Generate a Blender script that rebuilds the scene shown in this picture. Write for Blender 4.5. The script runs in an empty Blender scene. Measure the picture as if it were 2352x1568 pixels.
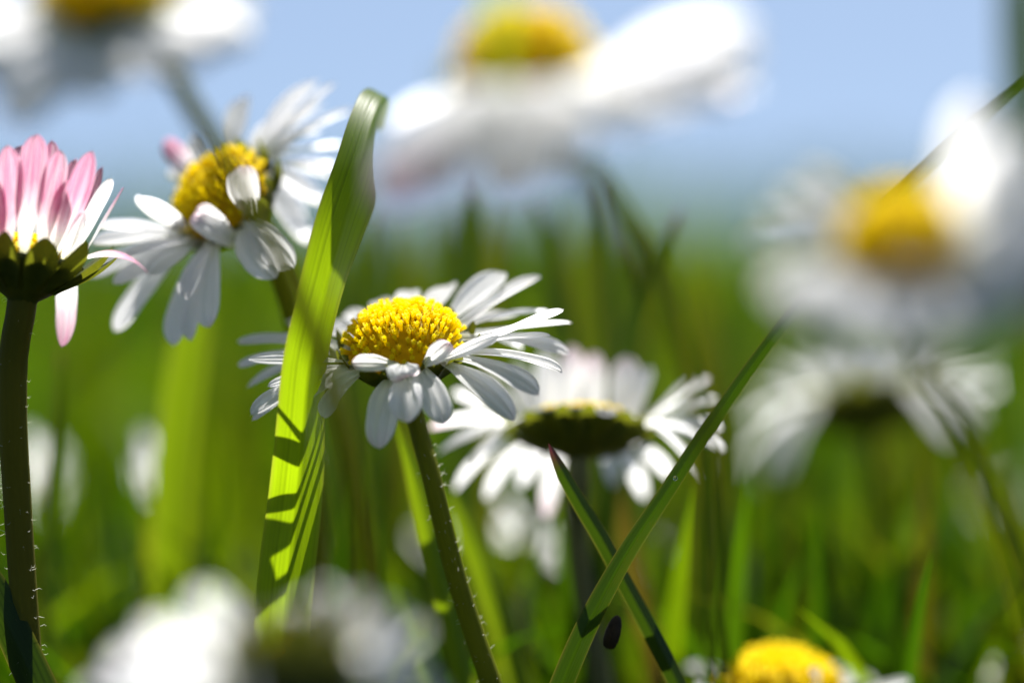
import bpy, math, random
import numpy as np
from mathutils import Vector, Matrix
R = math.radians
rnd = random.Random(7)
sc = bpy.context.scene
C = sc.collection
# ------------------------------------------------------------------ units: 1 unit = 1 cm
sc.unit_settings.system = 'METRIC'
sc.unit_settings.scale_length = 0.01
# ------------------------------------------------------------------ camera
FOCUS, CAM_H, PITCH = 20.0, 6.0, R(1.5)
S = 7.3 / 2352.0                       # cm per reading pixel at 20 cm (photo read at 2352 px wide)
cd = bpy.data.cameras.new('camera'); cam = bpy.data.objects.new('camera', cd); C.objects.link(cam)
cam.location = (0, -20, CAM_H); cam.rotation_euler = (R(90) - PITCH, 0, 0)
cd.sensor_width = 36; cd.lens = 36 * 20 / 7.3
cd.clip_start = 0.5; cd.clip_end = 60000
cd.dof.use_dof = True; cd.dof.focus_distance = 19.75
APERTURE = 1.22                        # lens opening in cm
cd.dof.aperture_fstop = cd.lens * 1e-3 / APERTURE
sc.camera = cam
CAM_M = Matrix.Translation(cam.location) @ Matrix.Rotation(R(90) - PITCH, 4, 'X')
def at(px, py, d=20.0):
    k = S / 20.0 * d
    return CAM_M @ Vector(((px - 1176) * k, -(py - 784) * k, -d))
CX = (CAM_M.to_3x3() @ Vector((1, 0, 0)))
CZ = (CAM_M.to_3x3() @ Vector((0, 0, -1)))     # away from the camera
# ------------------------------------------------------------------ light
SUN = Vector((0.10, 0.50, 0.86)).normalized()
w = bpy.data.worlds.new('World'); sc.world = w; w.use_nodes = True
nt = w.node_tree; nt.nodes.clear()
sky = nt.nodes.new('ShaderNodeTexSky'); sky.sky_type = 'NISHITA'; sky.sun_disc = False
sky.sun_elevation = math.asin(SUN.z); sky.sun_rotation = math.atan2(SUN.x, SUN.y)
sky.air_density = 1.0; sky.dust_density = 0.7; sky.ozone_density = 0.3
bg = nt.nodes.new('ShaderNodeBackground'); bg.inputs[1].default_value = 0.0445
wo = nt.nodes.new('ShaderNodeOutputWorld')
tcw = nt.nodes.new('ShaderNodeTexCoord'); up = nt.nodes.new('ShaderNodeVectorMath'); up.operation = 'ADD'; up.inputs[1].default_value = (0, 0, .23)
nrm = nt.nodes.new('ShaderNodeVectorMath'); nrm.operation = 'NORMALIZE'      # clear deep sky down to the horizon
nt.links.new(tcw.outputs['Generated'], up.inputs[0]); nt.links.new(up.outputs[0], nrm.inputs[0]); nt.links.new(nrm.outputs[0], sky.inputs[0])
nt.links.new(sky.outputs[0], bg.inputs[0]); nt.links.new(bg.outputs[0], wo.inputs[0])
ld = bpy.data.lights.new('sun', 'SUN'); ld.energy = 5.0; ld.angle = R(0.5); ld.color = (1, 0.96, 0.9)
lo = bpy.data.objects.new('sun', ld); C.objects.link(lo)
lo.rotation_euler = (-SUN).to_track_quat('-Z', 'Y').to_euler(); lo.location = SUN * 200
vs = sc.view_settings; vs.view_transform = 'Standard'; vs.look = 'None'; vs.gamma = 1; vs.exposure = 1.5
sc.cycles.use_denoising = True
try: sc.cycles.denoiser = 'OPENIMAGEDENOISE'
except Exception: pass
sc.cycles.max_bounces = 10; sc.cycles.diffuse_bounces = 5; sc.cycles.transmission_bounces = 8
sc.cycles.sample_clamp_indirect = 8

# ------------------------------------------------------------------ materials
class NT:
    def __init__(s, name):
        s.m = bpy.data.materials.new(name); s.m.use_nodes = True; s.t = s.m.node_tree; s.t.nodes.clear()
        s.out = s.n('ShaderNodeOutputMaterial')
    def n(s, typ, **kw):
        x = s.t.nodes.new(typ)
        for k, v in kw.items(): setattr(x, k, v)
        return x
    def l(s, a, b): s.t.links.new(a, b)
    def math(s, op, a, b=None, clamp=False):
        x = s.n('ShaderNodeMath', operation=op, use_clamp=clamp)
        for i, v in enumerate((a, b)):
            if v is None: continue
            if isinstance(v, (int, float)): x.inputs[i].default_value = v
            else: s.l(v, x.inputs[i])
        return x.outputs[0]
    def mix(s, f, a, b):
        x = s.n('ShaderNodeMix', data_type='RGBA')
        for i, v in ((0, f), (6, a), (7, b)):
            if isinstance(v, (int, float)): x.inputs[i].default_value = v
            elif isinstance(v, tuple): x.inputs[i].default_value = (*v, 1)
            else: s.l(v, x.inputs[i])
        return x.outputs[2]
    def ramp(s, f, stops):
        x = s.n('ShaderNodeValToRGB'); e = x.color_ramp.elements
        while len(e) < len(stops): e.new(0.5)
        for k, (p, c) in enumerate(stops):
            e[k].position = p; e[k].color = (*c, 1) if isinstance(c, tuple) else (c, c, c, 1)
        s.l(f, x.inputs[0]); return x.outputs[0]
    def noise(s, vec, scale, detail=3, rough=.5):
        x = s.n('ShaderNodeTexNoise'); x.inputs['Scale'].default_value = scale
        x.inputs['Detail'].default_value = detail; x.inputs['Roughness'].default_value = rough
        if vec is not None: s.l(vec, x.inputs['Vector'])
        return x.outputs[0]
    def bump(s, h, strength, dist):
        x = s.n('ShaderNodeBump'); x.inputs['Strength'].default_value = strength; x.inputs['Distance'].default_value = dist
        s.l(h, x.inputs['Height']); return x.outputs[0]
    def leafy(s, col, trans, f, rough=.5, spec=.4, normal=None):
        p = s.n('ShaderNodeBsdfPrincipled'); p.inputs['Roughness'].default_value = rough
        p.inputs['Specular IOR Level'].default_value = spec
        t = s.n('ShaderNodeBsdfTranslucent'); mx = s.n('ShaderNodeMixShader'); mx.inputs[0].default_value = f
        for v, sock in ((col, p.inputs['Base Color']), (trans, t.inputs['Color'])):
            if isinstance(v, tuple): sock.default_value = (*v, 1)
            else: s.l(v, sock)
        if normal is not None: s.l(normal, p.inputs['Normal']); s.l(normal, t.inputs['Normal'])
        s.l(p.outputs[0], mx.inputs[1]); s.l(t.outputs[0], mx.inputs[2]); s.l(mx.outputs[0], s.out.inputs[0])
        return s.m
    def uv(s):
        tc = s.n('ShaderNodeTexCoord'); sp = s.n('ShaderNodeSeparateXYZ'); s.l(tc.outputs['UV'], sp.inputs[0])
        return tc, sp.outputs[0], sp.outputs[1]
    def stretched(s, tc, sx, sy):
        mp = s.n('ShaderNodeMapping'); mp.inputs['Scale'].default_value = (sx, sy, 1); s.l(tc.outputs['UV'], mp.inputs[0])
        oi = s.n('ShaderNodeObjectInfo'); cb = s.n('ShaderNodeVectorMath', operation='ADD')
        k = s.n('ShaderNodeCombineXYZ'); s.l(s.math('MULTIPLY', oi.outputs['Random'], 40.0), k.inputs[2])
        s.l(mp.outputs[0], cb.inputs[0]); s.l(k.outputs[0], cb.inputs[1]); return cb.outputs[0], oi.outputs['Random']

def mat_petal():
    s = NT('petal_white'); tc, x, y = s.uv()
    vec, r = s.stretched(tc, 14, 1.2)
    vein = s.noise(vec, 1.6, 4, .6)
    at_ = s.n('ShaderNodeAttribute', attribute_type='OBJECT', attribute_name='pink')
    vec2, _ = s.stretched(tc, 5, 3)
    edge = s.math('ADD', y, s.math('MULTIPLY', s.math('SUBTRACT', s.noise(vec2, 1.5, 4), .5), .30))
    # pink: attribute 0 gives none, 0.3 a blush on the tip, 1 more than half of the petal
    start = s.math('SUBTRACT', 1.03, s.math('MULTIPLY', at_.outputs['Fac'], 1.16))
    pk = s.math('MULTIPLY', s.math('SUBTRACT', edge, start), 2.3, True)
    pk = s.math('MULTIPLY', pk, s.math('MULTIPLY', at_.outputs['Fac'], 2.6, True))
    pk = s.math('MULTIPLY', pk, s.math('ADD', -.12, s.math('MULTIPLY', vein, 1.7)), True)
    base = s.ramp(y, [(0.0, (.66, .70, .42)), (.13, (.90, .91, .84)), (.3, (.93, .93, .93)), (1.0, (.91, .91, .92))])
    base = s.mix(s.math('MULTIPLY', s.math('SUBTRACT', .62, vein), .5, True), base, (.66, .68, .72))
    col = s.mix(pk, base, (.46, .055, .20))
    h = s.math('ADD', s.math('MULTIPLY', s.math('SINE', s.math('MULTIPLY', x, 18.85)), .5), s.math('MULTIPLY', vein, .9))
    return s.leafy(col, col, .68, .5, .25, s.bump(h, .8, .016))
def mat_disc():
    s = NT('disc_yellow'); tc, x, y = s.uv()
    oi = s.n('ShaderNodeObjectInfo')
    n1 = s.noise(tc.outputs['Object'], 9, 2)
    col = s.ramp(y, [(0.0, (.30, .17, .002)), (.3, (.80, .62, .003)), (.6, (.95, .82, .004)), (1.0, (.96, .88, .02))])  # floret bases darkened: the shade between florets is put into the colour
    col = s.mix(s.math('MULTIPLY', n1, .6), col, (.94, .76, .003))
    return s.leafy(col, col, .68, .6, .2)
def mat_blade(name, dark, light, trans, f=.5, ribs=9.0, tipcol=None):
    s = NT(name); tc, x, y = s.uv()
    vec, r = s.stretched(tc, 26, .8)
    vein = s.noise(vec, 1.3, 4, .65)
    vec3, r3 = s.stretched(tc, 6, .5)
    xx = s.math('ADD', x, s.math('MULTIPLY', s.math('SUBTRACT', s.noise(vec3, 1.4, 2), .5), .16))
    rib = s.math('POWER', s.math('ADD', .5, s.math('MULTIPLY', s.math('SINE', s.math('MULTIPLY', xx, 6.283 * ribs)), .5)), 2.5)
    rib = s.math('MULTIPLY', rib, s.math('MULTIPLY', s.math('SUBTRACT', s.noise(vec3, 2.3, 2), .2), 1.7, True))
    vec2, _ = s.stretched(tc, 2, 5)
    blot = s.noise(vec2, 2.2, 4)
    k = s.math('ADD', s.math('MULTIPLY', rib, .55), s.math('MULTIPLY', vein, .5), True)
    col = s.mix(k, dark, light)
    tr = s.mix(s.math('ADD', s.math('MULTIPLY', rib, .75), s.math('MULTIPLY', s.math('SUBTRACT', vein, .45), .9), True), trans, tuple(v * .42 for v in trans))
    spots = s.math('GREATER_THAN', s.noise(vec2, 9, 2), .74)
    tr = s.mix(s.math('MULTIPLY', s.math('SUBTRACT', blot, .45), 1.6, True), tr, tuple(v * .6 for v in trans))
    col = s.mix(s.math('MULTIPLY', spots, .5), col, (.10, .09, .02))
    ed = s.math('POWER', s.math('ABSOLUTE', s.math('SUBTRACT', s.math('MULTIPLY', x, 2), 1)), 14)
    tr = s.mix(s.math('MULTIPLY', ed, .55), tr, (.42, .36, .05))
    if tipcol:
        t = s.math('MULTIPLY', s.math('SUBTRACT', y, .955), 30, True)
        col = s.mix(t, col, tipcol); tr = s.mix(t, tr, tipcol)
    return s.leafy(col, tr, f, .42, .22, s.bump(s.math('ADD', rib, s.math('MULTIPLY', vein, .5)), .3, .006))
def mat_stem(name, a, b):
    s = NT(name); tc, x, y = s.uv()
    n1 = s.noise(tc.outputs['Object'], 3, 4); vec, r = s.stretched(tc, 14, 2)
    v = s.noise(vec, 1.5, 3)
    col = s.mix(s.math('MULTIPLY', s.math('ADD', n1, v), .55, True), a, b)
    return s.leafy(col, b, .38, .6, .12, s.bump(v, .35, .02))
def mat_plain(name, a, b, scale=3, trans=None, f=0.0, rough=.7):
    s = NT(name); tc = s.n('ShaderNodeTexCoord')
    n1 = s.noise(tc.outputs['Object'], scale, 5, .6)
    col = s.mix(s.ramp(n1, [(.3, 0.0), (.7, 1.0)]), a, b)
    return s.leafy(col, trans or b, f, rough, .25, s.bump(n1, .4, .05))
def mat_lawn():
    s = NT('lawn_grass'); tc, x, y = s.uv()
    g = s.n('ShaderNodeNewGeometry')
    r = g.outputs['Random Per Island']
    n1 = s.noise(tc.outputs['Object'], .09, 3)
    col = s.ramp(r, [(0, (.009, .030, .001)), (.5, (.016, .043, .001)), (.85, (.032, .058, .002)), (1, (.05, .042, .008))])
    tr = s.ramp(r, [(0, (.014, .065, .001)), (.5, (.055, .14, .001)), (.85, (.23, .33, .002)), (1, (.15, .12, .008))])
    tr = s.mix(s.math('MULTIPLY', n1, .6), tr, (.05, .10, .001))
    return s.leafy(col, tr, .5, .65, .12)
def mat_dew():
    s = NT('water'); p = s.n('ShaderNodeBsdfPrincipled'); p.inputs['Roughness'].default_value = .02; p.inputs['IOR'].default_value = 1.33
    p.inputs['Transmission Weight'].default_value = 1; s.l(p.outputs[0], s.out.inputs[0]); return s.m
M = dict(
    petal=mat_petal(), disc=mat_disc(),
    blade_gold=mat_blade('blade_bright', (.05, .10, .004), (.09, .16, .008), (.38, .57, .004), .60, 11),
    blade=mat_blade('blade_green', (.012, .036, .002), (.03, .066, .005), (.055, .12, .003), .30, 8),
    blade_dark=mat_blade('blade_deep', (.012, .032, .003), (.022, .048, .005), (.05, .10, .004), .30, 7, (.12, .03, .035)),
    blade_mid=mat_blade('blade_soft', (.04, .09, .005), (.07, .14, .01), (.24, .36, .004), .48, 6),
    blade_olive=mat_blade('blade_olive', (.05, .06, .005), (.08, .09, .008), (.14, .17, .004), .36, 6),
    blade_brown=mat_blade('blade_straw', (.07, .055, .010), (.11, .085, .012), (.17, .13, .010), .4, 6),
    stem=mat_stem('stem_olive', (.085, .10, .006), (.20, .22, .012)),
    stem_lit=mat_stem('stem_lit', (.12, .13, .006), (.26, .27, .010)),  # brighter copy of the olive stem, sunlight put into its colour
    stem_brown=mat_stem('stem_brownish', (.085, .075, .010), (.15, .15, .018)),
    stem_pale=mat_stem('stem_pale', (.09, .10, .05), (.17, .18, .09)),
    calyx=mat_plain('calyx_green', (.028, .042, .005), (.075, .092, .010), 6, (.18, .20, .012), .32, .6),
    hair=mat_plain('hair_pale', (.5, .52, .44), (.6, .6, .5), 3, (.6, .6, .5), .5, .5),
    lawn=mat_lawn(), soil=mat_plain('soil_moss', (.006, .008, .001), (.016, .024, .002), .6),
    field=mat_plain('meadow', (.008, .020, .002), (.045, .068, .005), .05),
    dew=mat_dew(),
    hedge=mat_plain('hedge_green', (.02, .045, .016), (.05, .085, .03), .02, (.06, .12, .03), .3),
    husk=mat_plain('husk_brown', (.012, .007, .003), (.035, .02, .009), 12),
)

# ------------------------------------------------------------------ mesh helpers
class MB:
    def __init__(s): s.v = []; s.f = []; s.uv = []; s.n = 0
    def grid(s, P, U=None, wrap=False):
        P = np.asarray(P, float); nu, nv = P.shape[:2]
        s.v.append(P.reshape(-1, 3))
        a = np.arange(nu - 1)[:, None]; b = np.arange(nv if wrap else nv - 1)[None, :]
        b2 = (b + 1) % nv
        F = np.stack([a * nv + b, a * nv + b2, (a + 1) * nv + b2, (a + 1) * nv + b], -1).reshape(-1, 4) + s.n
        s.f.append(F); s.n += nu * nv
        if U is None:
            uu = np.linspace(0, 1, nu)[:, None] * np.ones((1, nv)); vv = np.linspace(0, 1, nv)[None, :] * np.ones((nu, 1))
            U = np.stack([vv, uu], -1)
        s.uv.append(np.asarray(U, float).reshape(-1, 2))
        return s
    def build(s, name, mat, parent=None, smooth=True):
        V = np.concatenate(s.v); F = np.concatenate(s.f); UV = np.concatenate(s.uv)
        if parent is not None:
            V = V - np.array(parent.matrix_world.translation if parent.parent is None else root_of(parent).location)
        me = bpy.data.meshes.new(name)
        me.vertices.add(len(V)); me.vertices.foreach_set('co', V.astype(np.float32).ravel())
        me.loops.add(F.size); me.loops.foreach_set('vertex_index', F.astype(np.int32).ravel())
        me.polygons.add(len(F)); me.polygons.foreach_set('loop_start', (np.arange(len(F)) * 4).astype(np.int32))
        me.polygons.foreach_set('loop_total', np.full(len(F), 4, np.int32))
        me.polygons.foreach_set('use_smooth', np.full(len(F), smooth))
        ul = me.uv_layers.new(name='UVMap'); ul.data.foreach_set('uv', UV[F.ravel()].astype(np.float32).ravel())
        me.update(calc_edges=True); me.validate()
        me.materials.append(mat)
        o = bpy.data.objects.new(name, me); C.objects.link(o)
        if parent is not None: o.parent = parent
        return o
def root_of(o):
    while o.parent is not None: o = o.parent
    return o
def tag(o, label=None, cat=None, group=None, kind=None):
    for k, v in (('label', label), ('category', cat), ('group', group), ('kind', kind)):
        if v: o[k] = v
    return o
def empty(name, loc, label, cat, group=None):
    o = bpy.data.objects.new(name, None); C.objects.link(o); o.location = loc
    o.empty_display_size = .3
    o.matrix_world = Matrix.Translation(loc)
    return tag(o, label, cat, group)
def catmull(pts, n, at_t=None):
    """smooth curve through points of uneven spacing, sampled evenly by chord"""
    P = np.array([list(p) for p in pts], float)
    if at_t is None: t = np.concatenate([[0], np.cumsum(np.maximum(np.linalg.norm(np.diff(P, axis=0), axis=1), 1e-4))])
    else: t = at_t
    m = len(P); D = np.diff(P, axis=0) / np.diff(t)[:, None]; mt = np.zeros_like(P); mt[0] = D[0]; mt[-1] = D[-1]
    for i in range(1, m - 1):
        h0, h1 = t[i] - t[i - 1], t[i + 1] - t[i]; mt[i] = (D[i - 1] * h1 + D[i] * h0) / (h0 + h1)
    x = np.linspace(0, t[-1], n); i = np.clip(np.searchsorted(t, x, side='right') - 1, 0, m - 2); h = (t[i + 1] - t[i])[:, None]; f = ((x - t[i])[:, None]) / h
    out = (2 * f**3 - 3 * f**2 + 1) * P[i] + (f**3 - 2 * f**2 + f) * h * mt[i] + (-2 * f**3 + 3 * f**2) * P[i + 1] + (f**3 - f**2) * h * mt[i + 1]
    return out
def chord(pts):
    P = np.array([list(p) for p in pts], float)
    return np.concatenate([[0], np.cumsum(np.maximum(np.linalg.norm(np.diff(P, axis=0), axis=1), 1e-4))])
def norm(a): return a / np.maximum(np.linalg.norm(a, axis=-1, keepdims=True), 1e-9)
def tube(mb, pts, r0, r1, n=26, k=10, wob=0.0):
    P = catmull(pts, n); T = norm(np.gradient(P, axis=0))
    ref = np.array([0.3, -1, .1]); a = norm(np.cross(T, ref)); b = np.cross(T, a)
    th = np.linspace(0, 2 * math.pi, k, endpoint=False)
    rr = np.linspace(r0, r1, n)[:, None, None] * (1 + wob * np.sin(th * 3)[None, :, None])
    G = P[:, None, :] + rr * (a[:, None, :] * np.cos(th)[None, :, None] + b[:, None, :] * np.sin(th)[None, :, None])
    mb.grid(G, wrap=True); return P, T
def hairs(mb, P, T, r, n, length, seed, k0=0, k1=None):
    rg = random.Random(seed); k1 = k1 or len(P) - 1
    for _ in range(n):
        i = rg.randint(k0, k1); th = rg.uniform(0, 6.283)
        a = norm(np.cross(T[i], [0.3, -1, .1])); b = np.cross(T[i], a)
        o = a * math.cos(th) + b * math.sin(th); p = P[i] + o * r * .95 + T[i] * rg.uniform(-.05, .05)
        L = length * rg.uniform(.5, 1.2); q = p + o * L * .6 + T[i] * rg.uniform(-.3, .3) * L; e = p + o * L + T[i] * rg.uniform(-.7, .7) * L
        s = norm(np.cross(o, [0, 1, .2])) * .0016
        mb.grid([[p - s, p + s], [q - s * .8, q + s * .8], [e - s * .2, e + s * .2]])
def petal_grid(B, K, T, W, N0, tw0=0.0, tw1=0.0, cup=.18, nu=20, nv=9, seed=0, point=.5):
    rg = random.Random(seed)
    u = 1 - (1 - np.linspace(0, 1, nu)) ** 1.35
    B, K, T, N0 = (np.array(list(q), float) for q in (B, K, T, N0))
    P = ((1 - u) ** 2)[:, None] * B + (2 * u * (1 - u))[:, None] * K + (u ** 2)[:, None] * T
    D = norm(2 * (1 - u)[:, None] * (K - B) + 2 * u[:, None] * (T - K))
    sd = np.cross(D, N0); bad = np.linalg.norm(sd, axis=1) < .15
    sd[bad] = np.cross(D[bad], N0 + np.array([.3, .5, .2])); sd = norm(sd); nn = np.cross(sd, D)
    tw = (tw0 + (tw1 - tw0) * u)[:, None]
    s2 = sd * np.cos(tw) + nn * np.sin(tw); n2 = -sd * np.sin(tw) + nn * np.cos(tw)
    um = .70 + rg.uniform(-.06, .05)
    sm = np.clip(u / .55, 0, 1); sm = sm * sm * (3 - 2 * sm)
    wd = .36 + .64 * sm
    tip = np.clip((u - um) / (1 - um), 0, 1)
    wd = wd * np.maximum(1 - tip ** (1.9 + point), 0) ** .62
    asym = rg.uniform(-.12, .12)
    vv = np.linspace(-1, 1, nv)
    wave = rg.uniform(0, 6.28); wa = rg.uniform(.01, .035)
    L = np.linalg.norm(T - B)
    notch = .035 * L * np.abs(np.sin(vv * 2.2 + rg.uniform(-.4, .4)))      # a faintly toothed tip
    off = W / 2 * wd[:, None] * (vv[None, :] + asym * np.sin(u * 3.1)[:, None])
    lift = cup * W * (wd[:, None] * vv[None, :] ** 2) + wa * L * np.sin(u * 7 + wave)[:, None] * vv[None, :] * .5 \
        + .03 * W * np.cos(vv * 9.4)[None, :] * wd[:, None]
    G = P[:, None, :] + s2[:, None, :] * off[..., None] + n2[:, None, :] * lift[..., None] \
        - D[:, None, :] * (notch[None, :, None] * (tip ** 2)[:, None, None] * .6)
    U = np.stack([np.broadcast_to((vv[None, :] + 1) / 2, (nu, nv)), np.broadcast_to(u[:, None], (nu, nv))], -1)
    return G, U
def basis(n):
    n = np.array(list(n), float); n /= np.linalg.norm(n)
    e1 = np.cross(n, [0, 1, 0.01]); e1 /= np.linalg.norm(e1)
    return n, e1, np.cross(n, e1)
def make_disc(c, n, Rd, hd, N, seed, fine=True):
    rg = random.Random(seed); mb = MB(); n, e1, e2 = basis(n); c = np.array(list(c))
    rr = np.linspace(1, 0.001, 9); th = np.linspace(0, 2 * math.pi, 28, endpoint=False)
    dome = lambda r: hd * (1 - r ** 2.3) ** .62
    G = c + Rd * .95 * rr[:, None, None] * (np.cos(th)[None, :, None] * e1 + np.sin(th)[None, :, None] * e2) + (np.array([dome(x) for x in rr]) * .93)[:, None, None] * n
    G = np.concatenate([(G[0] - n * .08)[None], G])
    mb.grid(G, np.full((10, 28, 2), .12), wrap=True)
    sp = Rd * math.sqrt(3.6 / N)
    for k in range(N):
        q = math.sqrt((k + .6) / (N + .5)); a = k * 2.39996 + rg.uniform(-.12, .12)
        r = q * Rd * .985
        p = c + r * (math.cos(a) * e1 + math.sin(a) * e2) + n * dome(q)
        slope = 2.3 * .62 * hd / Rd * q ** 1.3 / max(1 - q ** 2.3, .05) ** .38
        ax = n + (math.cos(a) * e1 + math.sin(a) * e2) * min(slope, 3.0) * .62
        ax = ax / np.linalg.norm(ax) + np.array([rg.uniform(-.13, .13) for _ in range(3)]); ax /= np.linalg.norm(ax)
        openf = q > .38 + rg.uniform(-.1, .1)
        ln = (.052 if openf else .034) * rg.uniform(.75, 1.35) * Rd / .42
        if openf and rg.random() < .02: ln *= 1.35
        r0 = sp * .355 * rg.uniform(.85, 1.15); x1 = np.cross(ax, [.3, .2, .9]); x1 /= np.linalg.norm(x1); x2 = np.cross(ax, x1)
        K = 10 if fine else 5; t = np.linspace(0, 2 * math.pi, K, endpoint=False)
        cs = np.cos(t)[:, None] * x1 + np.sin(t)[:, None] * x2
        if openf: prof = [(-.5, .62, 0, .15), (.4, .62, 0, .5), (.78, .92, 0, .85), (1.0, 1.06, .10, 1.0), (.93, .7, .0, .72), (.80, .02, 0, .5)]
        else: prof = [(-.5, .85, 0, .2), (.35, 1.0, 0, .55), (.75, .86, 0, .8), (.97, .48, 0, .92), (1.06, .02, 0, .95)]
        rows = []; us = []
        for (z, rad, lob, vv) in prof:
            zz = z + lob * np.where(np.arange(K) % 2 == 0, 1, -1.0) if fine else np.full(K, z)
            ra = rad * (1 + (lob * .9) * np.where(np.arange(K) % 2 == 0, 1, -1.0)) if fine else np.full(K, rad)
            rows.append(p + cs * (r0 * ra)[:, None] + ax * (ln * zz)[:, None]); us.append([(0.5, vv)] * K)
        mb.grid(rows, us, wrap=True)
    return mb
def make_calyx(c, n, Rr, rs, h, seed):
    mb = MB(); n, e1, e2 = basis(n); c = np.array(list(c)); th = np.linspace(0, 2 * math.pi, 26, endpoint=False)
    pr = [(-h - .03, rs * .9), (-h, rs * 1.05), (-h * .86, rs * 1.7), (-h * .6, Rr * .72), (-h * .3, Rr * .93), (-.05, Rr * 1.0), (-.01, Rr * .9), (0, .02)]
    G = [[c + n * z + r * (1 + .03 * math.sin(13 * t)) * (math.cos(t) * e1 + math.sin(t) * e2) for t in th] for z, r in pr]
    return mb.grid(G, wrap=True)
def bracts(calyx, c, n, Rr, h, seed, count=13, flare=.35, L=.42, W=.17):
    rg = random.Random(seed); n, e1, e2 = basis(n); c = np.array(list(c))
    for k in range(count):
        a = 6.283 * (k + rg.uniform(-.2, .2)) / count; r = math.cos(a) * e1 + math.sin(a) * e2
        B = c - n * h * .80 + r * Rr * .52; K = c - n * h * .28 + r * Rr * 1.06
        f = flare + rg.uniform(-.15, .2)
        T = K + (r * f + n * (1 - f * .5)) * L * .55 * rg.uniform(.85, 1.2)
        G, U = petal_grid(B, K, T, W * rg.uniform(.85, 1.15), -r, 0, rg.uniform(-.2, .2), -.10, 12, 5, seed * 31 + k, -.6)
        MB().grid(G, U).build('bract', M['calyx'], calyx)

FLOWERS = 'daisies growing in the lawn'
def daisy(label, cpx, d, n, petals=(), fill=(), Rd=.40, hd=.26, Rr=.42, florets=170, fine=True, stem=None, r_stem=(.075, .085),
          stem_mat='stem', h=.34, L=.95, W=.19, seed=1, nbr=13, pinkf=.12, hair=0, shown_bracts=True, cal_flare=.35, special=(), bract_size=(.42, .17)):
    c = at(cpx[0], cpx[1], d)
    nn, e1, e2 = basis(n)
    pts = [Vector(np.array(list(c)) - nn * (h * .9)), Vector(np.array(list(c)) - nn * (h + .14))]
    for q in (stem or []): pts.append(at(*q))
    last = pts[-1]; prev = pts[-2]
    g = last + (last - prev).normalized() * max(last.z, .1); g.z = 0.0; g.x = last.x + (g.x - last.x) * .35; g.y = last.y + (g.y - last.y) * .35
    if last.z > .05: pts.append(g)
    base = pts[-1].copy(); base.z = 0
    root = empty('daisy', base, label, 'daisy', FLOWERS)
    sm = MB(); P, T = tube(sm, pts, r_stem[0], r_stem[1], 40, 12, .03)
    st = sm.build('stem', M[stem_mat], root)
    if hair:
        hb = MB(); hairs(hb, P, T, r_stem[0], hair, .045, seed + 5); hb.build('fine_hair', M['hair'], st)['kind'] = 'stuff'
    cal = make_calyx(c, n, Rr, r_stem[0], h, seed).build('calyx', M['calyx'], root)
    if shown_bracts: bracts(cal, c, n, Rr, h, seed, nbr, cal_flare, *bract_size)
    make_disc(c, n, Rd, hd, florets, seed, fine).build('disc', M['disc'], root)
    rg = random.Random(seed * 97); cc = np.array(list(c)); k = 0
    for spec in petals:
        tx, ty, sg, reach = spec[:4]; W_ = spec[4] if len(spec) > 4 else W
        lift = spec[5] if len(spec) > 5 else .12; tw = spec[6] if len(spec) > 6 else rg.uniform(-.15, .15)
        pink = spec[7] if len(spec) > 7 else pinkf * rg.uniform(0, 1.6); da = spec[8] if len(spec) > 8 else 0.0
        flat = at(tx, ty, d); lat = (flat - c).length
        dd = sg * math.sqrt(max(reach ** 2 - lat ** 2, 0.0))
        Tt = np.array(list(at(tx, ty, d + dd)))
        v = Tt - cc; r = v - nn * v.dot(nn); r /= np.linalg.norm(r)
        if da: r = r * math.cos(da) + np.cross(nn, r) * math.sin(da)
        B = cc + r * Rr * .9 - nn * rg.uniform(0, .04)
        LL = np.linalg.norm(Tt - B)
        K = (B + Tt) / 2 + nn * lift * LL * 1.0 + r * abs(lift) * LL * .3
        G, U = petal_grid(B, K, Tt, W_, nn, tw * .3, tw, rg.uniform(.05, .2), 20, 9, seed * 131 + k)
        p = MB().grid(G, U).build('petal', M['petal'], root); p['pink'] = float(pink); k += 1
    for bx, by, bd, tx, ty, td, W_, bul, pink in special:     # petals curled over the disc, their broad side to the lens
        B, Tt = at(bx, by, d + bd), at(tx, ty, d + td)
        G, U = petal_grid(B, (B + Tt) / 2 - CZ * bul, Tt, W_, -CZ + Vector((0, 0, .35)), 0, .15, .22, 20, 9, seed * 77 + k)
        p = MB().grid(G, U).build('petal', M['petal'], root); p['pink'] = float(pink); k += 1
    for spec in fill:                                     # (azimuth deg, elevation deg, droop deg, length factor)
        a, el, dr = R(spec[0] + rg.uniform(-3, 3)), R(spec[1] + rg.uniform(-5, 5)), R(spec[2] + rg.uniform(-8, 8))
        r = math.cos(a) * e1 + math.sin(a) * e2; LL = L * (spec[3] if len(spec) > 3 else 1) * rg.uniform(.9, 1.08)
        B = cc + r * Rr * .9 - nn * rg.uniform(0, .05)
        K = B + (r * math.cos(el) + nn * math.sin(el)) * LL * .5
        Tt = K + (r * math.cos(el - dr) + nn * math.sin(el - dr)) * LL * .5
        tw = rg.uniform(-.35, .35)
        G, U = petal_grid(B, K, Tt, W * rg.uniform(.85, 1.15), nn, tw * .3, tw, rg.uniform(.05, .2), 16, 7, seed * 131 + k)
        p = MB().grid(G, U).build('petal', M['petal'], root); p['pink'] = float(pinkf * rg.uniform(0, 1.8)); k += 1
    return root
BLADES = 'grass blades standing among the daisies'
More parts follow.
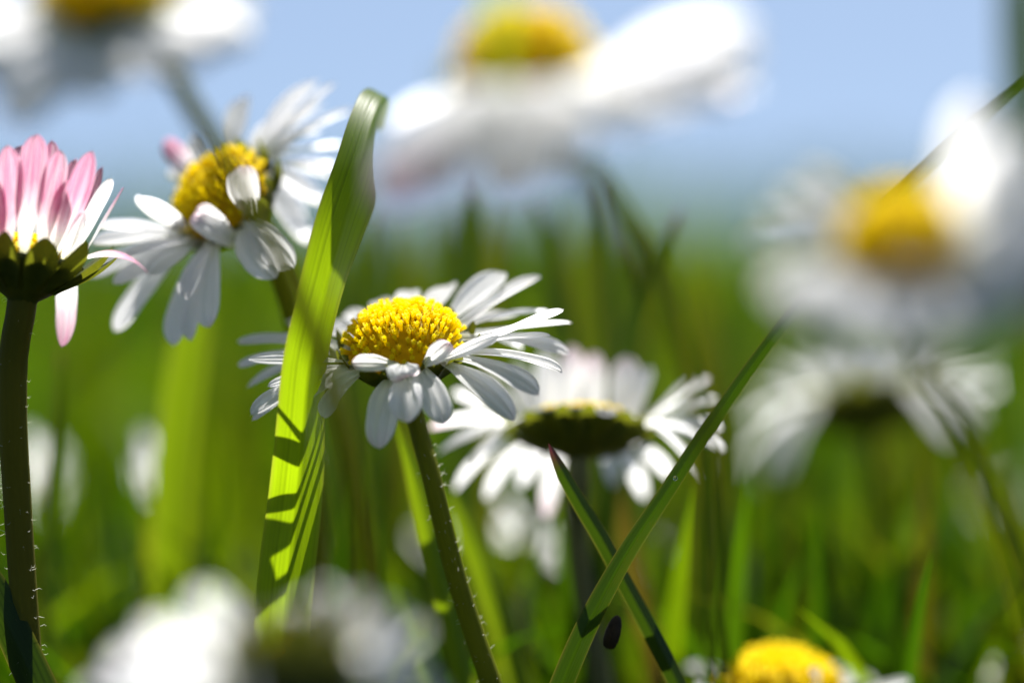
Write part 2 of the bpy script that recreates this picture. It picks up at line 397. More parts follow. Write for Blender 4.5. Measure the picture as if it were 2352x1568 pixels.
def blade(label, pts, mat, fold=.5, roll=0.0, point=True, n=60, group=BLADES, cat='grass blade', foldr=None, v0=0.0, tipf=.12, ground=True):
    """pts from the tip down: (px, py, depth, width px, roll) or (Vector, width cm)"""
    P3, wd, rl = [], [], []
    for q in pts:
        if isinstance(q[0], Vector): P3.append(q[0]); wd.append(q[1]); rl.append(roll)
        else: P3.append(at(q[0], q[1], q[2])); wd.append(q[3] * S * q[2] / 20.0); rl.append(q[4] if len(q) > 4 else roll)
    if ground and P3[-1].z > .05:
        a, b = P3[-1], P3[-2]; dv = (a - b).normalized(); g = a + dv * (a.z / max(-dv.z, .35)); g.z = 0
        g.x = a.x + (g.x - a.x) * .5; g.y = a.y + (g.y - a.y) * .5; P3.append(g); wd.append(wd[-1] * .8); rl.append(rl[-1])
    base = P3[-1].copy(); ct = chord(P3)
    P = catmull(P3, n); Wd = catmull([(a, 0, 0) for a in wd], n, ct)[:, 0]; Rl = catmull([(a, 0, 0) for a in rl], n, ct)[:, 0]
    t = np.linspace(0, 1, n)
    if point: Wd = Wd * np.minimum(1, np.sqrt(np.clip(t / tipf, 0, 1)))
    T = norm(np.gradient(P, axis=0)); cz = np.array(list(CZ))
    raw = np.cross(T, cz); side = np.zeros_like(T); side[-1] = raw[-1] / np.linalg.norm(raw[-1])
    for i in range(n - 2, -1, -1):
        q = side[i + 1] - T[i] * np.dot(side[i + 1], T[i]); q /= np.linalg.norm(q); r = raw[i] * (1 if np.dot(raw[i], q) > 0 else -1)
        q = q + r * np.linalg.norm(r) * .25; side[i] = q / np.linalg.norm(q)
    nr = np.cross(side, T)
    s2 = side * np.cos(Rl)[:, None] + nr * np.sin(Rl)[:, None]; n2 = -side * np.sin(Rl)[:, None] + nr * np.cos(Rl)[:, None]
    nv = 17; v = np.linspace(-1, 1, nv); fr = fold if foldr is None else foldr
    dv = v - v0; sm = np.sqrt(dv ** 2 + .006) - .077
    prof = sm * np.where(dv < 0, fold, fr)
    off = Wd[:, None] / 2 * v[None, :]; lift = Wd[:, None] / 2 * prof[None, :]
    G = P[:, None, :] + s2[:, None, :] * off[..., None] + n2[:, None, :] * lift[..., None]
    U = np.stack([np.broadcast_to((v[None, :] + 1) / 2, (n, nv)), np.broadcast_to(1 - t[:, None], (n, nv))], -1)
    mb = MB().grid(G - np.array(list(base)), U); o = mb.build('grass_blade', M[mat]); o.location = base
    return tag(o, label, cat, group)

# ------------------------------------------------------------------ ground
def sheet(name, x0, x1, y0, y1, z, nx, ny, mat, amp=0.0):
    xs = np.linspace(x0, x1, nx); ys = np.linspace(y0, y1, ny); X, Y = np.meshgrid(xs, ys, indexing='ij')
    Z = np.full_like(X, z) + amp * np.sin(X * .31 + Y * .17) * np.sin(Y * .23)
    o = MB().grid(np.stack([X, Y, Z], -1)).build(name, mat); o['kind'] = 'structure'; return o
sheet('ground', -30000, 30000, -3000, 50000, -.02, 20, 20, M['field'])
sheet('soil', -140, 140, -60, 400, 0.0, 60, 80, M['soil'])

# lawn: one mass of blades nobody could count
def lawn():
    rg = np.random.default_rng(11); Vs = []; n5 = 7
    def patch(N, y0, y1, hmin, hmax, wmin, wmax, spread):
        y = y0 + (y1 - y0) * rg.random(N) ** 1.0
        hw = (y + 20) * .1825 * spread + 1.5
        x = (rg.random(N) * 2 - 1) * hw
        h = hmin + (hmax - hmin) * rg.random(N) ** 1.3; wdt = wmin + (wmax - wmin) * rg.random(N)
        az = rg.random(N) * 6.283; bend = (rg.random(N) ** 1.5) * .9 + .05; fa = rg.random(N) * 6.283
        t = np.linspace(0, 1, n5)[None, :]
        px = x[:, None] + np.cos(az)[:, None] * h[:, None] * bend[:, None] * t ** 2 * .8
        py = y[:, None] + np.sin(az)[:, None] * h[:, None] * bend[:, None] * t ** 2 * .8
        pz = h[:, None] * (t - .30 * bend[:, None] * t ** 3)
        wt = wdt[:, None] / 2 * (1 - t ** 2.2) ** .8
        sx, sy = np.cos(fa)[:, None] * wt, np.sin(fa)[:, None] * wt
        A = np.stack([px - sx, py - sy, pz], -1); B = np.stack([px + sx, py + sy, pz], -1)
        Vs.append(np.stack([A, B], 2))
    patch(900, -14, 2.2, .8, 2.4, .12, .26, 1.8)
    patch(2600, 2.6, 13, 2.4, 4.9, .16, .36, 1.5)
    patch(3800, 12, 45, 3.0, 7.4, .15, .36, 1.5)
    patch(6000, 45, 160, 4, 9.5, .2, .5, 1.3)
    patch(7000, 160, 390, 5, 15, .4, 1.1, 1.15)
    V = np.concatenate(Vs); N = len(V)
    base = (np.arange(N) * n5 * 2)[:, None, None]; i = np.arange(n5 - 1)[None, :, None]
    F = base + i * 2 + np.array([0, 1, 3, 2])[None, None, :]
    mb = MB(); mb.v = [V.reshape(-1, 3)]; mb.f = [F.reshape(-1, 4)]
    uv = np.zeros((N, n5, 2, 2)); uv[..., 0] = np.array([0, 1])[None, None, :]; uv[..., 1] = np.linspace(0, 1, n5)[None, :, None]
    mb.uv = [uv.reshape(-1, 2)]
    o = mb.build('lawn_grass', M['lawn']); o['kind'] = 'stuff'; tag(o, 'blurred green lawn grass filling the ground behind the daisies', 'grass')
lawn()

def hedge():
    rg = np.random.default_rng(5); N = 9000
    x = rg.uniform(-2400, 2400, N); y = 5800 + rg.uniform(0, 350, N)
    top = 105 + 45 * np.sin(x * .0031 + 1) + 30 * np.sin(x * .011) + 22 * np.sin(x * .034 + 2) + np.clip(x, 0, 2000) * .05
    z = top * rg.random(N) ** .7 + rg.normal(0, 6, N)
    q = rg.normal(size=(N, 3)); a = norm(q); b = norm(np.cross(a, rg.normal(size=(N, 3)))); s = rg.uniform(8, 22, N)[:, None]
    c = np.stack([x, y, np.maximum(z, 2)], -1)
    V = np.stack([c - a * s, c + b * s * .5, c + a * s, c - b * s * .5], 1)
    mb = MB(); mb.v = [V.reshape(-1, 3)]; mb.f = [np.arange(N * 4).reshape(-1, 4)]; mb.uv = [np.tile([[0, 0], [1, 0], [1, 1], [0, 1]], (N, 1))]
    o = mb.build('hedge', M['hedge']); o['kind'] = 'stuff'; tag(o, 'far off dark green hedge along the horizon, wholly out of focus', 'hedge')
hedge()

# ------------------------------------------------------------------ the daisy in focus
daisy('sharp white daisy with a golden disc at the centre, in front of the crossing blades', (928, 800), 20.0, (-.13, -.36, .92), [
    (1160, 624, 1, 1.15, 0.226, .05, -.2, .02), (1243, 634, 1, 1.28, 0.226, .04, .25, .02), (1040, 652, 1, 1.10, 0.192, .10, .1, .05), (940, 668, 1, 1.0, 0.192, .15, 0, .05),
    (1262, 716, 1, 1.22, 0.192, .10, .35, .02), (1315, 741, 1, 1.25, 0.158, .03, .5, .02), (1297, 709, -1, 1.25, 0.147, -.02, .95, .02), (1268, 772, -1, 1.15, 0.181, .08, .35, .04),
    (1312, 812, 1, 1.22, 0.169, .10, -.3, .15), (1295, 856, -1, 1.22, 0.181, .12, .2, .12), (1240, 908, -1, 1.20, 0.203, .14, 0, .16), (1184, 970, -1, 1.18, 0.203, .14, -.1, .16),
    (1022, 976, -1, .98, 0.226, .2, .1, .16), (936, 972, -1, .95, 0.232, .22, .0, .14), (872, 1034, -1, 1.06, 0.237, .22, -.1, .22),
    (748, 892, -1, .74, 0.215, .12, .1, .06), (744, 962, -1, .88, 0.203, .18, -.1, .06), 
    (542, 786, 1, 1.28, 0.147, .08, .3, .12), (568, 826, -1, 1.22, 0.113, .05, .75, .05), (544, 840, 1, 1.27, 0.113, .1, .5, .15), (563, 892, 1, 1.25, 0.147, .12, .2, .04),
    (612, 888, -1, 1.06, 0.113, .10, .5, .04), (573, 955, -1, 1.26, 0.192, .12, .2, .12), (656, 736, 1, 1.15, 0.158, .06, .2, .04), (742, 748, 1, 1.2, 0.192, .02, 0, .04),
    (800, 712, 1, 1.15, 0.192, .02, 0, .04), (870, 690, 1, 1.2, 0.192, .02, 0, .04), (576, 968, 1, 1.2, 0.136, .1, .2, .15), (680, 930, -1, .95, 0.169, .1, .2, .1),
    (1190, 720, 1, 1.2, 0.181, .05, 0, .05), (1200, 800, 1, 1.2, 0.169, .08, .2, .05)],
    Rd=.42, hd=.29, Rr=.42, florets=265, special=[(975, 838, -.46, 1037, 788, -.50, .15, .06, .3), (925, 836, -.48, 930, 868, -.62, .22, .12, .3), (915, 838, -.46, 806, 834, -.6, .12, .05, .25), (1010, 830, -.4, 1150, 770, -.5, .1, .05, .05)], stem=[(990, 1090, 20.05), (1050, 1330, 20.05), (1130, 1570, 20.0), (1185, 1720, 19.95)], r_stem=(.068, .09), seed=3, hair=260, h=.30)

# ------------------------------------------------------------------ tilted daisy behind the bright blade
daisy('tilted white daisy facing left behind the broad bright grass blade', (516, 455), 20.9, (-.50, -.64, .57), [
    (735, 182, 1, 1.25, 0.24, .08, .2, .0), (772, 190, 1, 1.3, 0.20, .05, .3, .0), (560, 222, 1, 1.05, 0.24, .05, .0, .02), (812, 252, 1, 1.3, 0.21, .05, .2, 0), (690, 250, 1, 1.15, 0.26, .1, 0, 0),
    (655, 310, 1, 1.0, .2, .1, 0, 0), (748, 235, 1, 1.25, .18, .05, .1, 0), (770, 385, 1, 1.2, .18, .1, .1, 0), (700, 500, 1, 1.05, .18, .2, .1, 0), (735, 300, 1, 1.15, .18, .08, 0, 0),
    (788, 335, 1, 1.25, 0.21, .05, .2, 0), (755, 405, 1, 1.2, 0.24, .12, 0, .02), (740, 470, 1, 1.15, 0.22, .2, .2, .02), (715, 560, 1, 1.1, 0.22, .2, .2, .02),
    (638, 640, -1, 1.02, 0.29, .22, .1, .03), (675, 618, -1, 1.0, 0.23, .22, .0, .03), (480, 756, -1, 1.15, 0.23, .12, -.1, .14), (436, 786, -1, 1.2, 0.17, .1, .1, .12), (396, 797, -1, 1.25, 0.20, .1, .3, .03),
    (262, 764, -1, 1.3, 0.22, .1, .3, .1), (258, 655, -1, 1.15, 0.15, .1, .6, .03), (340, 636, -1, 1.0, 0.19, .12, .5, .02), (228, 524, -1, 1.1, 0.22, .1, 0, 0), (208, 560, -1, 1.12, 0.20, .05, .1, 0), (196, 635, -1, 1.2, 0.19, .05, .3, 0),
    (318, 448, -1, .80, 0.24, .06, 0, 0), (376, 322, 1, .85, 0.17, -.05, .4, .6), (440, 316, 1, .85, 0.21, .05, 0, .02), (395, 380, 1, .8, 0.21, 0, 0, 0), (290, 590, -1, 1.1, 0.21, .08, .1, 0),
    (430, 690, -1, 1.1, 0.21, .1, 0, .05)],
    Rd=.39, hd=.24, Rr=.40, florets=180, special=[(574, 494, -.30, 560, 380, -.42, .225, .10, .25), (535, 566, -.42, 442, 492, -.5, .17, .1, .3), (538, 545, -.42, 452, 478, -.44, .17, .12, .25)], stem=[(690, 800, 21.6), (720, 1050, 21.8), (735, 1500, 21.8)], seed=5, hair=60)

# ------------------------------------------------------------------ pink daisy cut by the left edge
daisy('half closed pink tipped daisy with upright petals at the left edge', (66, 585), 19.7, (.13, .08, .99), [
    (18, 330, -1, .95, .20, .0, .1, .95), (85, 305, -1, 1.0, .19, .0, 0, .75), (140, 342, -1, .90, .17, .0, 0, .8), (212, 343, -1, 1.0, .17, -.05, .2, .75), (236, 378, 1, .95, .15, -.05, .1, .7),
    (285, 428, 1, .90, .11, -.05, .5, .5), (258, 408, -1, .85, .15, -.05, .2, .15), (-60, 330, 1, 1, .19, 0, 0, .8), (-110, 380, -1, .95, .18, 0, 0, .8), (50, 330, 1, .95, .2, 0, 0, .6),
    (120, 318, 1, .95, .2, 0, 0, .5), (175, 360, 1, .95, .18, 0, 0, .6), (340, 628, -1, .95, .12, .32, .35, .75), (-20, 400, -1, .8, .2, -.05, .2, 1.0), (-30, 320, -1, .95, .18, 0, .2, .9), (160, 410, -1, .72, .15, -.05, .1, .7), (195, 480, -1, .6, .13, -.1, .1, .3),
    (142, 800, 1, .85, .17, .5, .2, .42)],
    Rd=.34, hd=.10, Rr=.40, florets=110, stem=[(34, 790, 19.72), (29, 920, 19.75), (40, 1150, 19.8), (66, 1520, 19.8), (80, 1700, 19.8)], r_stem=(.105, .085), stem_mat='stem_brown', seed=8, hair=240, h=.32, nbr=13, bract_size=(.5, .2), cal_flare=.55)

# ------------------------------------------------------------------ daisy seen from beneath, behind the crossing blades
daisy('white daisy seen from beneath with its dark green calyx behind the crossing blades', (1332, 968), 21.5, (.02, .33, .94), [
    (1312, 790, 1, .85, 0.25, -.08, 0, .3), (1362, 806, 1, .80, 0.22, -.08, 0, .3), (1436, 816, 1, .85, 0.28, -.08, 0, .25), (1492, 842, 1, .9, 0.21, -.05, 0, .1), (1588, 868, 1, 1.05, 0.28, .0, 0, .05), (1630, 868, 1, 1.1, 0.20, .0, 0, .2),
    (1645, 915, 1, 1.12, 0.22, .06, 0, .05), (1655, 985, 1, 1.1, 0.22, .1, 0, .1), (1662, 1035, -1, 1.12, 0.21, .12, 0, .1), (1612, 1105, -1, 1.1, 0.14, .15, 0, .2), (1250, 800, 1, .85, 0.24, -.05, 0, .1), (1190, 830, 1, .9, 0.25, -.05, 0, .1),
    (1110, 855, 1, 1.0, 0.25, 0, 0, .1), (1040, 905, 1, 1.1, 0.25, .05, 0, .1), (985, 985, -1, 1.14, 0.25, .1, 0, .3), (1000, 1045, -1, 1.15, 0.22, .12, 0, .1), (1045, 1130, 1, 1.15, 0.16, .2, 0, .1), (1115, 1150, 1, 1.15, 0.15, .25, .2, .1),
    (1195, 1120, 1, 1.1, 0.14, .3, 0, .05), (1255, 1195, 1, 1.15, 0.14, .3, 0, .3), (1480, 1150, 1, 1.1, 0.14, .3, 0, .1), (1540, 1100, 1, 1.1, 0.14, .2, 0, .1), (1410, 1120, 1, 1.1, 0.11, .3, 0, .1), (1590, 1050, -1, 1.1, 0.20, .12, 0, .1), (1080, 1070, -1, 1.1, 0.20, .15, 0, .1),
    (1390, 955, -1, .55, 0.18, .2, 0, .05)],
    Rd=.36, hd=.04, Rr=.52, florets=120, fine=False, stem=[(1325, 1180, 21.6), (1345, 1380, 21.7), (1385, 1570, 21.7)], r_stem=(.085, .085), stem_mat='stem_pale', seed=12, h=.30, nbr=15, bract_size=(.14, .15), cal_flare=1.0)

# ------------------------------------------------------------------ blurred daisies beyond
daisy('blurred white daisy with a dark calyx behind the yellow centred daisy at right', (1985, 910), 26.6, (-.10, .36, .93),
    [(1690, 1080, -1, 1.5, 0.30), (1700, 980, -1, 1.5, 0.30), (1740, 900, 1, 1.5, 0.30), (1800, 830, 1, 1.45, 0.30), (1880, 790, 1, 1.35, 0.27), (1950, 775, 1, 1.3, 0.27), (2030, 760, 1, 1.3, 0.27), (2110, 770, 1, 1.4, 0.27), (2200, 800, 1, 1.5, 0.27), (2285, 830, 1, 1.6, 0.30),
     (2290, 890, 1, 1.6, 0.27), (2260, 960, -1, 1.5, 0.27), (2180, 1020, -1, 1.5, 0.27), (1800, 1100, -1, 1.5, 0.30), (1750, 1130, -1, 1.6, 0.27), (2240, 1000, -1, 1.5, 0.27)],
    Rd=.34, hd=.04, Rr=.58, florets=90, fine=False, stem=[(2040, 1200, 26.7), (2070, 1568, 26.8)], W=.24, h=.42, seed=15, cal_flare=.5)
daisy('yellow domed daisy just peeking over the bottom edge at right', (1795, 1600), 21.9, (.08, -.30, .95),
    [(1575, 1530, 1, .95, .2, .1), (1600, 1575, -1, .9, .18, .1), (1862, 1535, -1, .55, .16, .5, 0, .05, .2), (2010, 1555, 1, .9, .2, .1), (2095, 1565, -1, 1.1, .2, .1), (1940, 1530, 1, .9, .2, .05), (1700, 1530, 1, 1, .2, 0), (1560, 1620, -1, .95, .2), (1700, 1760, -1, .9, .2), (1850, 1770, -1, .9, .2), (1990, 1700, -1, .95, .2), (2060, 1620, -1, 1, .2)],
    Rd=.47, hd=.33, Rr=.46, florets=220, fine=False, stem=[(1810, 1800, 22.4)], seed=19)
# ------------------------------------------------------------------ blurred daisies nearer than the focus
def ring(n, el=8, dr=20, skip=()):
    return [(360 * k / n, el, dr) for k in range(n) if not any(a <= 360 * k / n <= b for a, b in skip)]
daisy('very blurred near daisy with a bright yellow disc at the right edge', (2085, 590), 14.8, (-.05, -.40, .92), [
    (2240, 215, 1, .98, .26, -.05), (2290, 235, 1, 1.05, .22, 0), (2350, 300, 1, 1.05, .26, -.05), (2400, 380, 1, 1.1, .26), (2430, 460, 1, 1.1, .26), (2430, 540, -1, 1.1, .28), (2410, 640, -1, 1.05, .28), (2340, 720, -1, 1.0, .28), (2270, 770, -1, .95, .26), (2200, 785, -1, .9, .26),
    (2110, 800, -1, .85, .28), (2020, 800, -1, .85, .26), (1950, 790, -1, .9, .24), (1880, 770, -1, .9, .22), (1790, 720, -1, .95, .2), (1740, 640, 1, .95, .16), (1715, 560, 1, 1.0, .2), (1735, 490, 1, 1.0, .2), (1790, 430, 1, 1.0, .18), (1760, 680, -1, 1.0, .24), (1830, 755, -1, .95, .24), (1850, 380, 1, 1, .16), (2105, 618, -1, .5, .2, .5)],
    special=[(2180, 520, -.2, 2390, 320, -.4, .34, .05, .0), (2195, 560, -.25, 2430, 430, -.5, .36, .05, 0), (2195, 590, -.3, 2440, 560, -.6, .36, .05, 0), (2180, 630, -.33, 2400, 690, -.7, .34, .06, 0), (2150, 645, -.35, 2290, 770, -.7, .34, .06, 0), (2080, 650, -.36, 2120, 800, -.7, .34, .06, 0), (2010, 645, -.36, 1950, 790, -.7, .3, .06, 0)],
    Rd=.36, hd=.33, Rr=.35, florets=150, fine=False, stem=[(2190, 960, 15.4), (2330, 1250, 15.8), (2420, 1568, 16)], seed=23, L=.8, h=.3, r_stem=(.06, .07))
daisy('large blurred near daisy with drooping petals under the top edge', (1208, 192), 15.5, (-.04, -.10, .99), [
    (1740, 60, -1, 1.3, .34, -.02, .1), (1700, 180, -1, 1.3, .26, .05), (1600, 230, -1, 1.2, .24, .1), (1540, 300, -1, 1.0, .26, .2), (1440, 330, -1, .9, .24, .25), (1340, 380, -1, .85, .16, .35), (1220, 440, -1, .85, .36, .3, 0, .15), (1165, 468, -1, .85, .36, .3, 0, .2), (1040, 400, -1, .85, .36, .25, 0, .1), (985, 420, -1, .95, .36, .25, 0, .3),
    (885, 490, -1, 1.2, .36, .2, .1, .35), (930, 460, -1, 1.15, .2, .2, .1, .3), (880, 390, -1, 1.15, .24, .15), (905, 290, 1, 1.1, .22, .1), (1290, 330, -1, .7, .26, .3), (1080, 330, -1, .8, .24, .3), (1480, 240, -1, .9, .26, .1)],
    Rd=.40, hd=.40, Rr=.38, florets=170, fine=False, special=[(1300, 215, -.35, 1745, 70, -.7, .36, .05, .05), (1330, 250, -.35, 1745, 130, -.6, .36, .05, .05), (1290, 265, -.35, 1650, 200, -.7, .3, .05, .05), (1190, 255, -.37, 1165, 460, -.65, .3, .1, .25), (1110, 250, -.3, 960, 450, -.6, .3, .1, .3), (1060, 235, -.2, 890, 470, -.4, .3, .08, .35)], fill=[(a, 6, 30 if 60 < a < 130 else 22) for a in range(66, 300, 13)], stem=[(1335, 390, 15.4), (1420, 520, 15.5), (1540, 720, 15.6), (1620, 950, 15.7), (1640, 1250, 15.8), (1640, 1568, 15.8)], seed=27, h=.3, L=1.0, W=.28, r_stem=(.06, .06))
daisy('out of focus daisy cut by the top left corner with a long curving stem', (248, 18), 16.2, (-.10, -.30, .95), [
    (215, 225, -1, .72, .15, .2), (330, 160, -1, .7, .22, .2), (470, 120, -1, .8, .28), (540, 90, -1, .85, .26), (590, 50, -1, .9, .24), (610, 10, 1, .88, .24), (560, -40, 1, .85, .24), (500, -60, 1, .8, .22),],
    special=[(160, 55, -.3, -40, 190, -.55, .34, .08, .05), (175, 75, -.33, 20, 290, -.6, .3, .1, .1), (205, 85, -.35, 110, 235, -.65, .28, .1, .05), (240, 90, -.36, 220, 235, -.65, .22, .1, .1), (300, 85, -.35, 360, 185, -.65, .26, .1, .05), (330, 70, -.33, 480, 150, -.6, .32, .08, .05), (345, 45, -.28, 580, 95, -.5, .34, .06, .0), (140, 30, -.2, -70, 80, -.4, .34, .06, 0)],
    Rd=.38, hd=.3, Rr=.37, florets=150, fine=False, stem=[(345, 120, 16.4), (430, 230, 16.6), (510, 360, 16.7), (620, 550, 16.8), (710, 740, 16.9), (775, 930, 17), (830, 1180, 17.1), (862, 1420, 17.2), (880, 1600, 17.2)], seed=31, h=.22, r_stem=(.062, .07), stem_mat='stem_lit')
daisy('pale blurred near daisy rising from the bottom edge seen from behind', (690, 1570), 15, (.0, .90, .43), [
    (440, 1365, 1, 0.66, .19), (600, 1420, 1, 0.66, .2), (690, 1380, 1, 0.66, .18), (760, 1355, 1, 0.66, .16), (840, 1360, 1, 0.66, .14), (910, 1395, 1, 0.66, .12), (970, 1440, 1, 0.66, .12), (320, 1440, 1, 0.66, .17), (250, 1520, -1, 1.05, .2), (190, 1590, -1, 1.15, .2), (960, 1530, -1, .9, .2), (1000, 1620, -1, .95, .2), (420, 1660, -1, .9, .2), (560, 1690, -1, .8, .2), (860, 1680, -1, .8, .2)],
    Rd=.34, hd=.12, Rr=.36, florets=90, fine=False, stem=[(700, 1850, 15)], seed=35, h=.3)

# ------------------------------------------------------------------ small daisies far back in the lawn: one is built, the others copied
def far_daisy():
    root = empty('daisy', (0, 0, 0), 'x', 'daisy', 'small daisies far back in the lawn')
    mb = MB(); tube(mb, [(0, 0, 5), (.1, .05, 2.5), (0, 0, 0)], .07, .08, 10, 6); mb.build('stem', M['stem'], root)
    n, e1, e2 = basis((.1, .42, .9)); c = np.array([0, 0, 5.05])
    make_disc(c, n, .36, .16, 60, 3, False).build('disc', M['disc'], root)
    make_calyx(c, n, .4, .07, .3, 2).build('calyx', M['calyx'], root)
    rg = random.Random(4)
    for k in range(22):
        a = 6.283 * k / 22; r = math.cos(a) * e1 + math.sin(a) * e2; B = c + r * .36
        T = B + r * .9 + n * rg.uniform(-.1, .4)
        G, U = petal_grid(B, (B + T) / 2 + n * .1, T, .22, n, 0, rg.uniform(-.3, .3), .12, 8, 5, k)
        p = MB().grid(G, U).build('petal', M['petal'], root); p['pink'] = .1
    return root
def copy_tree(o, parent=None):
    c = o.copy(); C.objects.link(c)
    if parent is not None: c.parent = parent
    for ch in list(o.children): copy_tree(ch, c)
    return c
spots = [(128, 1120, 29, .24, 'small pale blurred daisy low at left beside the brown stem'), (336, 1140, 26, .19, 'small bright blurred daisy low between two grass blades at left'),
         (975, 1290, 30, .34, 'pale blurred daisy low behind the stem of the sharp daisy'), (1262, 1265, 26, .34, 'blurred daisy low beneath the daisy seen from below'),
         (1440, 1290, 31, .34, 'dim blurred daisy behind the crossing of two blades'),
         (2340, 1150, 36, .5, 'pale blurred daisy low at the right edge'), (2310, 1550, 25, .4, 'blurred daisy in the bottom right corner')]
proto = far_daisy()
for i, (px, py, d, s, lab) in enumerate(spots):
    o = proto if i == 0 else copy_tree(proto)
    p = at(px, py, d); k = max(p.z, .6) / 5.05
    o.location = (p.x, p.y, 0); o.scale = (s, s, k); o.rotation_euler = (R(rnd.uniform(-4, 4)), R(rnd.uniform(-4, 4)), rnd.uniform(-.9, .9)); o['label'] = lab

# ------------------------------------------------------------------ grass blades one can tell apart
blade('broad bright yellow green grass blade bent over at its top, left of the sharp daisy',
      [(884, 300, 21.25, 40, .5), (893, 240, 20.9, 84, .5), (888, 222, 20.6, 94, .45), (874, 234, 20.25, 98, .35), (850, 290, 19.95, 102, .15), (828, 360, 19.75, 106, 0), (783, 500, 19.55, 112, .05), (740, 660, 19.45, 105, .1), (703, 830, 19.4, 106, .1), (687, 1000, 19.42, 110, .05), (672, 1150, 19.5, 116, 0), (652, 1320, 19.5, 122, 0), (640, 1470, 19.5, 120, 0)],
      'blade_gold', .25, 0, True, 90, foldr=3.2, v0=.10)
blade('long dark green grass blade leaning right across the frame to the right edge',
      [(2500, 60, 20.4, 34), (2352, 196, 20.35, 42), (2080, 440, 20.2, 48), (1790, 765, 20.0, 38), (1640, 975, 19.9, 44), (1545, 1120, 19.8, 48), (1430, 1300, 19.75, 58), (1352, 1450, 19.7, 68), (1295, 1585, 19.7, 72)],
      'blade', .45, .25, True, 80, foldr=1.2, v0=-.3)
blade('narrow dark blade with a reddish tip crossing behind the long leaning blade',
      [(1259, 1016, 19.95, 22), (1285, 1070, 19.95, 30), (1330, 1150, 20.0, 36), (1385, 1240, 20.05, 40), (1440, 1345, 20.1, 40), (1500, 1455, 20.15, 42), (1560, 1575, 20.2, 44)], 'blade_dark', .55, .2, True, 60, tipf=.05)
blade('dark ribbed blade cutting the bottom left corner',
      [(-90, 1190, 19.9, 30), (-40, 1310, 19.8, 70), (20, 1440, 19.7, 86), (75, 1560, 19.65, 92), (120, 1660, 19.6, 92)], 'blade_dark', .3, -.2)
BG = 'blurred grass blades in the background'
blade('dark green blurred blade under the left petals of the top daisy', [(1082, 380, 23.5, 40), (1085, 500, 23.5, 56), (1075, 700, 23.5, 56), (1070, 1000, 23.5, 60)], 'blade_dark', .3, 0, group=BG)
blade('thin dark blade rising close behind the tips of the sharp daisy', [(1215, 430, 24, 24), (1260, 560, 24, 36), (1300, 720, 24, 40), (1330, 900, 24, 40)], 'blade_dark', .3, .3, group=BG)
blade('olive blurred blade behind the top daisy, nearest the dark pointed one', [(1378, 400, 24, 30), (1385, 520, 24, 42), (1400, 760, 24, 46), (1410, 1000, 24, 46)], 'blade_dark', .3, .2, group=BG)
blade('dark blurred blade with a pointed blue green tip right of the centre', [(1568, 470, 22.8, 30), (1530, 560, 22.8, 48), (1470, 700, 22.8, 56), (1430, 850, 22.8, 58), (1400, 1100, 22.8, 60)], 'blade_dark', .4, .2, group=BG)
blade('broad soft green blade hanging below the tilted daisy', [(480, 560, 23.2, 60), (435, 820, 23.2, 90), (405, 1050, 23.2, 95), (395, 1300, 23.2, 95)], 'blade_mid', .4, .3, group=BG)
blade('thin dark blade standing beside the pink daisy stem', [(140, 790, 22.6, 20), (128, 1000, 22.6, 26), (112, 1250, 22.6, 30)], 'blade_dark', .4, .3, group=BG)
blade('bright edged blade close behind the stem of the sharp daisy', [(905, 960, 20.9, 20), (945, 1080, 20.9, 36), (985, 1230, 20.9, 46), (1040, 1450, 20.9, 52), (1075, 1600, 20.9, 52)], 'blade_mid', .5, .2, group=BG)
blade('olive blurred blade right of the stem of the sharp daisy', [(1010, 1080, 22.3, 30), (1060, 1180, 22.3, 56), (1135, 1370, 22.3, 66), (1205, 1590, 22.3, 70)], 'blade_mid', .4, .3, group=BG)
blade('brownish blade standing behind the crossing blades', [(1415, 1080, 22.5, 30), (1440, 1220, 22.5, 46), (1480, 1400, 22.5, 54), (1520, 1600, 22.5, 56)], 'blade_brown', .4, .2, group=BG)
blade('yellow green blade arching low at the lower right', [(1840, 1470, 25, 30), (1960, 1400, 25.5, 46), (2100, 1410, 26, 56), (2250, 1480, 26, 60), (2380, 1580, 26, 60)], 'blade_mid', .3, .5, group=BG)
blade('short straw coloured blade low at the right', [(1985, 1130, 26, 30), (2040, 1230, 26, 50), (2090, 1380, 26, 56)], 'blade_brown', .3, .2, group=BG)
NG = 'blurred grass blades nearer than the focus'
blade('blurred green blade drooping from the top edge over the yellow disc', [(1158, 240, 14.8, 50), (1152, 110, 14.6, 84), (1150, -60, 13.8, 90), (1150, -400, 11.5, 90), (Vector((-.3, -15, 10.2)), .3), (Vector((-.5, -21, 10.2)), .3), (Vector((-.8, -24.5, 6)), .3), (Vector((-1, -25, 0)), .25)], 'blade_mid', .3, 0, group=NG, ground=False)
blade('dark teal blurred blade standing in the top right corner', [(2330, -400, 15, 60), (2350, 0, 15, 100), (2362, 280, 15, 100), (2430, 900, 15.2, 80)], 'blade_dark', .3, 0, group=NG)
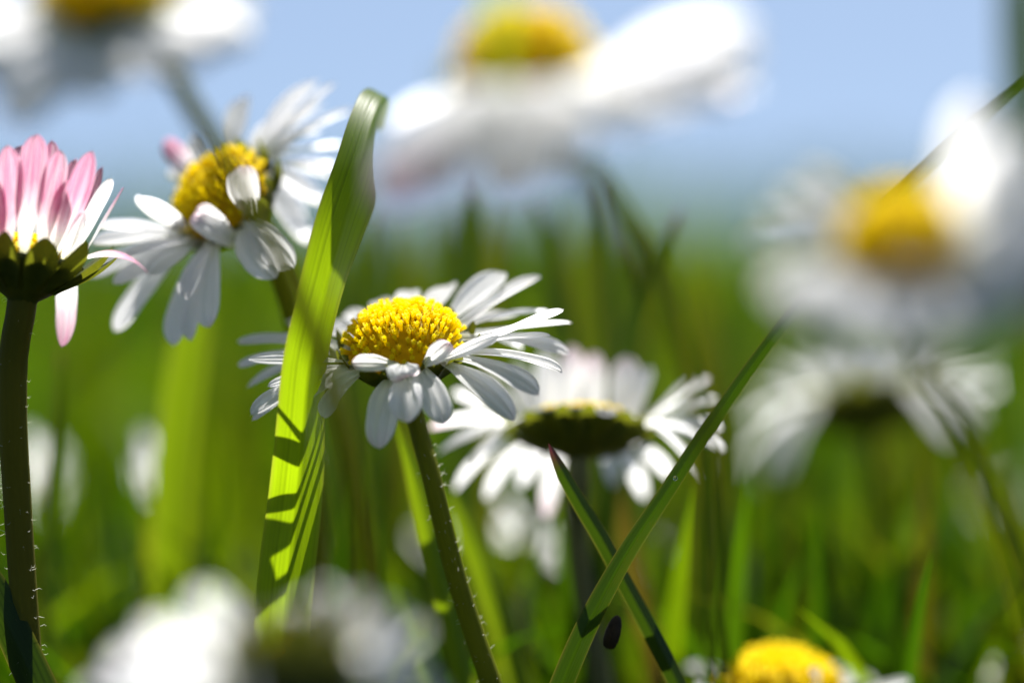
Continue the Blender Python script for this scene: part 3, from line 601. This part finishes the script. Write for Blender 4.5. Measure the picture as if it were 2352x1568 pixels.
for k, (px, py, d, wpx) in enumerate([(858, 500, 25, 60), (905, 540, 26, 54), (960, 560, 27, 60), (1015, 520, 25.5, 50), (1050, 470, 26.5, 46), (1135, 480, 25, 50), (1172, 540, 27, 56), (1275, 500, 26, 48), (1335, 520, 28, 56),
        (1450, 560, 26, 50), (1490, 600, 28, 60), (1600, 640, 27, 56), (1660, 690, 29, 60), (760, 600, 27, 60)]):
    dx = rnd.uniform(-50, 50)
    blade('dark blurred grass blade of the thicket behind the sharp daisy', [(px, py - 50, d, wpx * .5), (px + dx * .2, py + 60, d, wpx * .9), (px + dx * .6, py + 240, d, wpx), (px + dx, py + 560, d, wpx)],
          ('blade_dark', 'blade_dark', 'blade_olive')[k % 3], .35, rnd.uniform(-.5, .5), group='thicket of dark blades behind the sharp daisy')
# ------------------------------------------------------------------ small things
mb = MB(); th = np.linspace(0, 2 * math.pi, 14, endpoint=False); ph = np.linspace(-1.5, 1.5, 9)
c0 = at(1551, 1098, 19.70); mb.grid([[(.017 * math.cos(p) * math.cos(t), .013 * math.cos(p) * math.sin(t), .017 * math.sin(p)) for t in th] for p in ph], wrap=True)
dw = mb.build('dew_drop', M['dew']); dw.location = c0; tag(dw, 'tiny clear dew drop on the long leaning green blade', 'dew drop')
mb = MB(); c0 = at(1408, 1452, 19.95); ax = (at(1420, 1415, 19.95) - at(1398, 1490, 19.95)); L = ax.length; ax.normalize(); n_, e1_, e2_ = basis(ax)
th = np.linspace(0, 6.283, 16, endpoint=False)
G = [[np.array(list(c0)) + n_ * z * L * .5 + L * .5 * r * (1 + .06 * math.sin(5 * t)) * (math.cos(t) * e1_ + .8 * math.sin(t) * e2_) for t in th] for z, r in ((-1, .02), (-.97, .2), (-.85, .36), (-.5, .46), (0, .47), (.5, .40), (.8, .3), (1.0, .16), (1.06, .02))]
mb.grid(np.array(G) - np.array(list(c0)), wrap=True); hk = mb.build('dark_husk', M['husk']); hk.location = c0
tag(hk, 'small dark oval husk beside the lower part of the long leaning blade', 'husk')
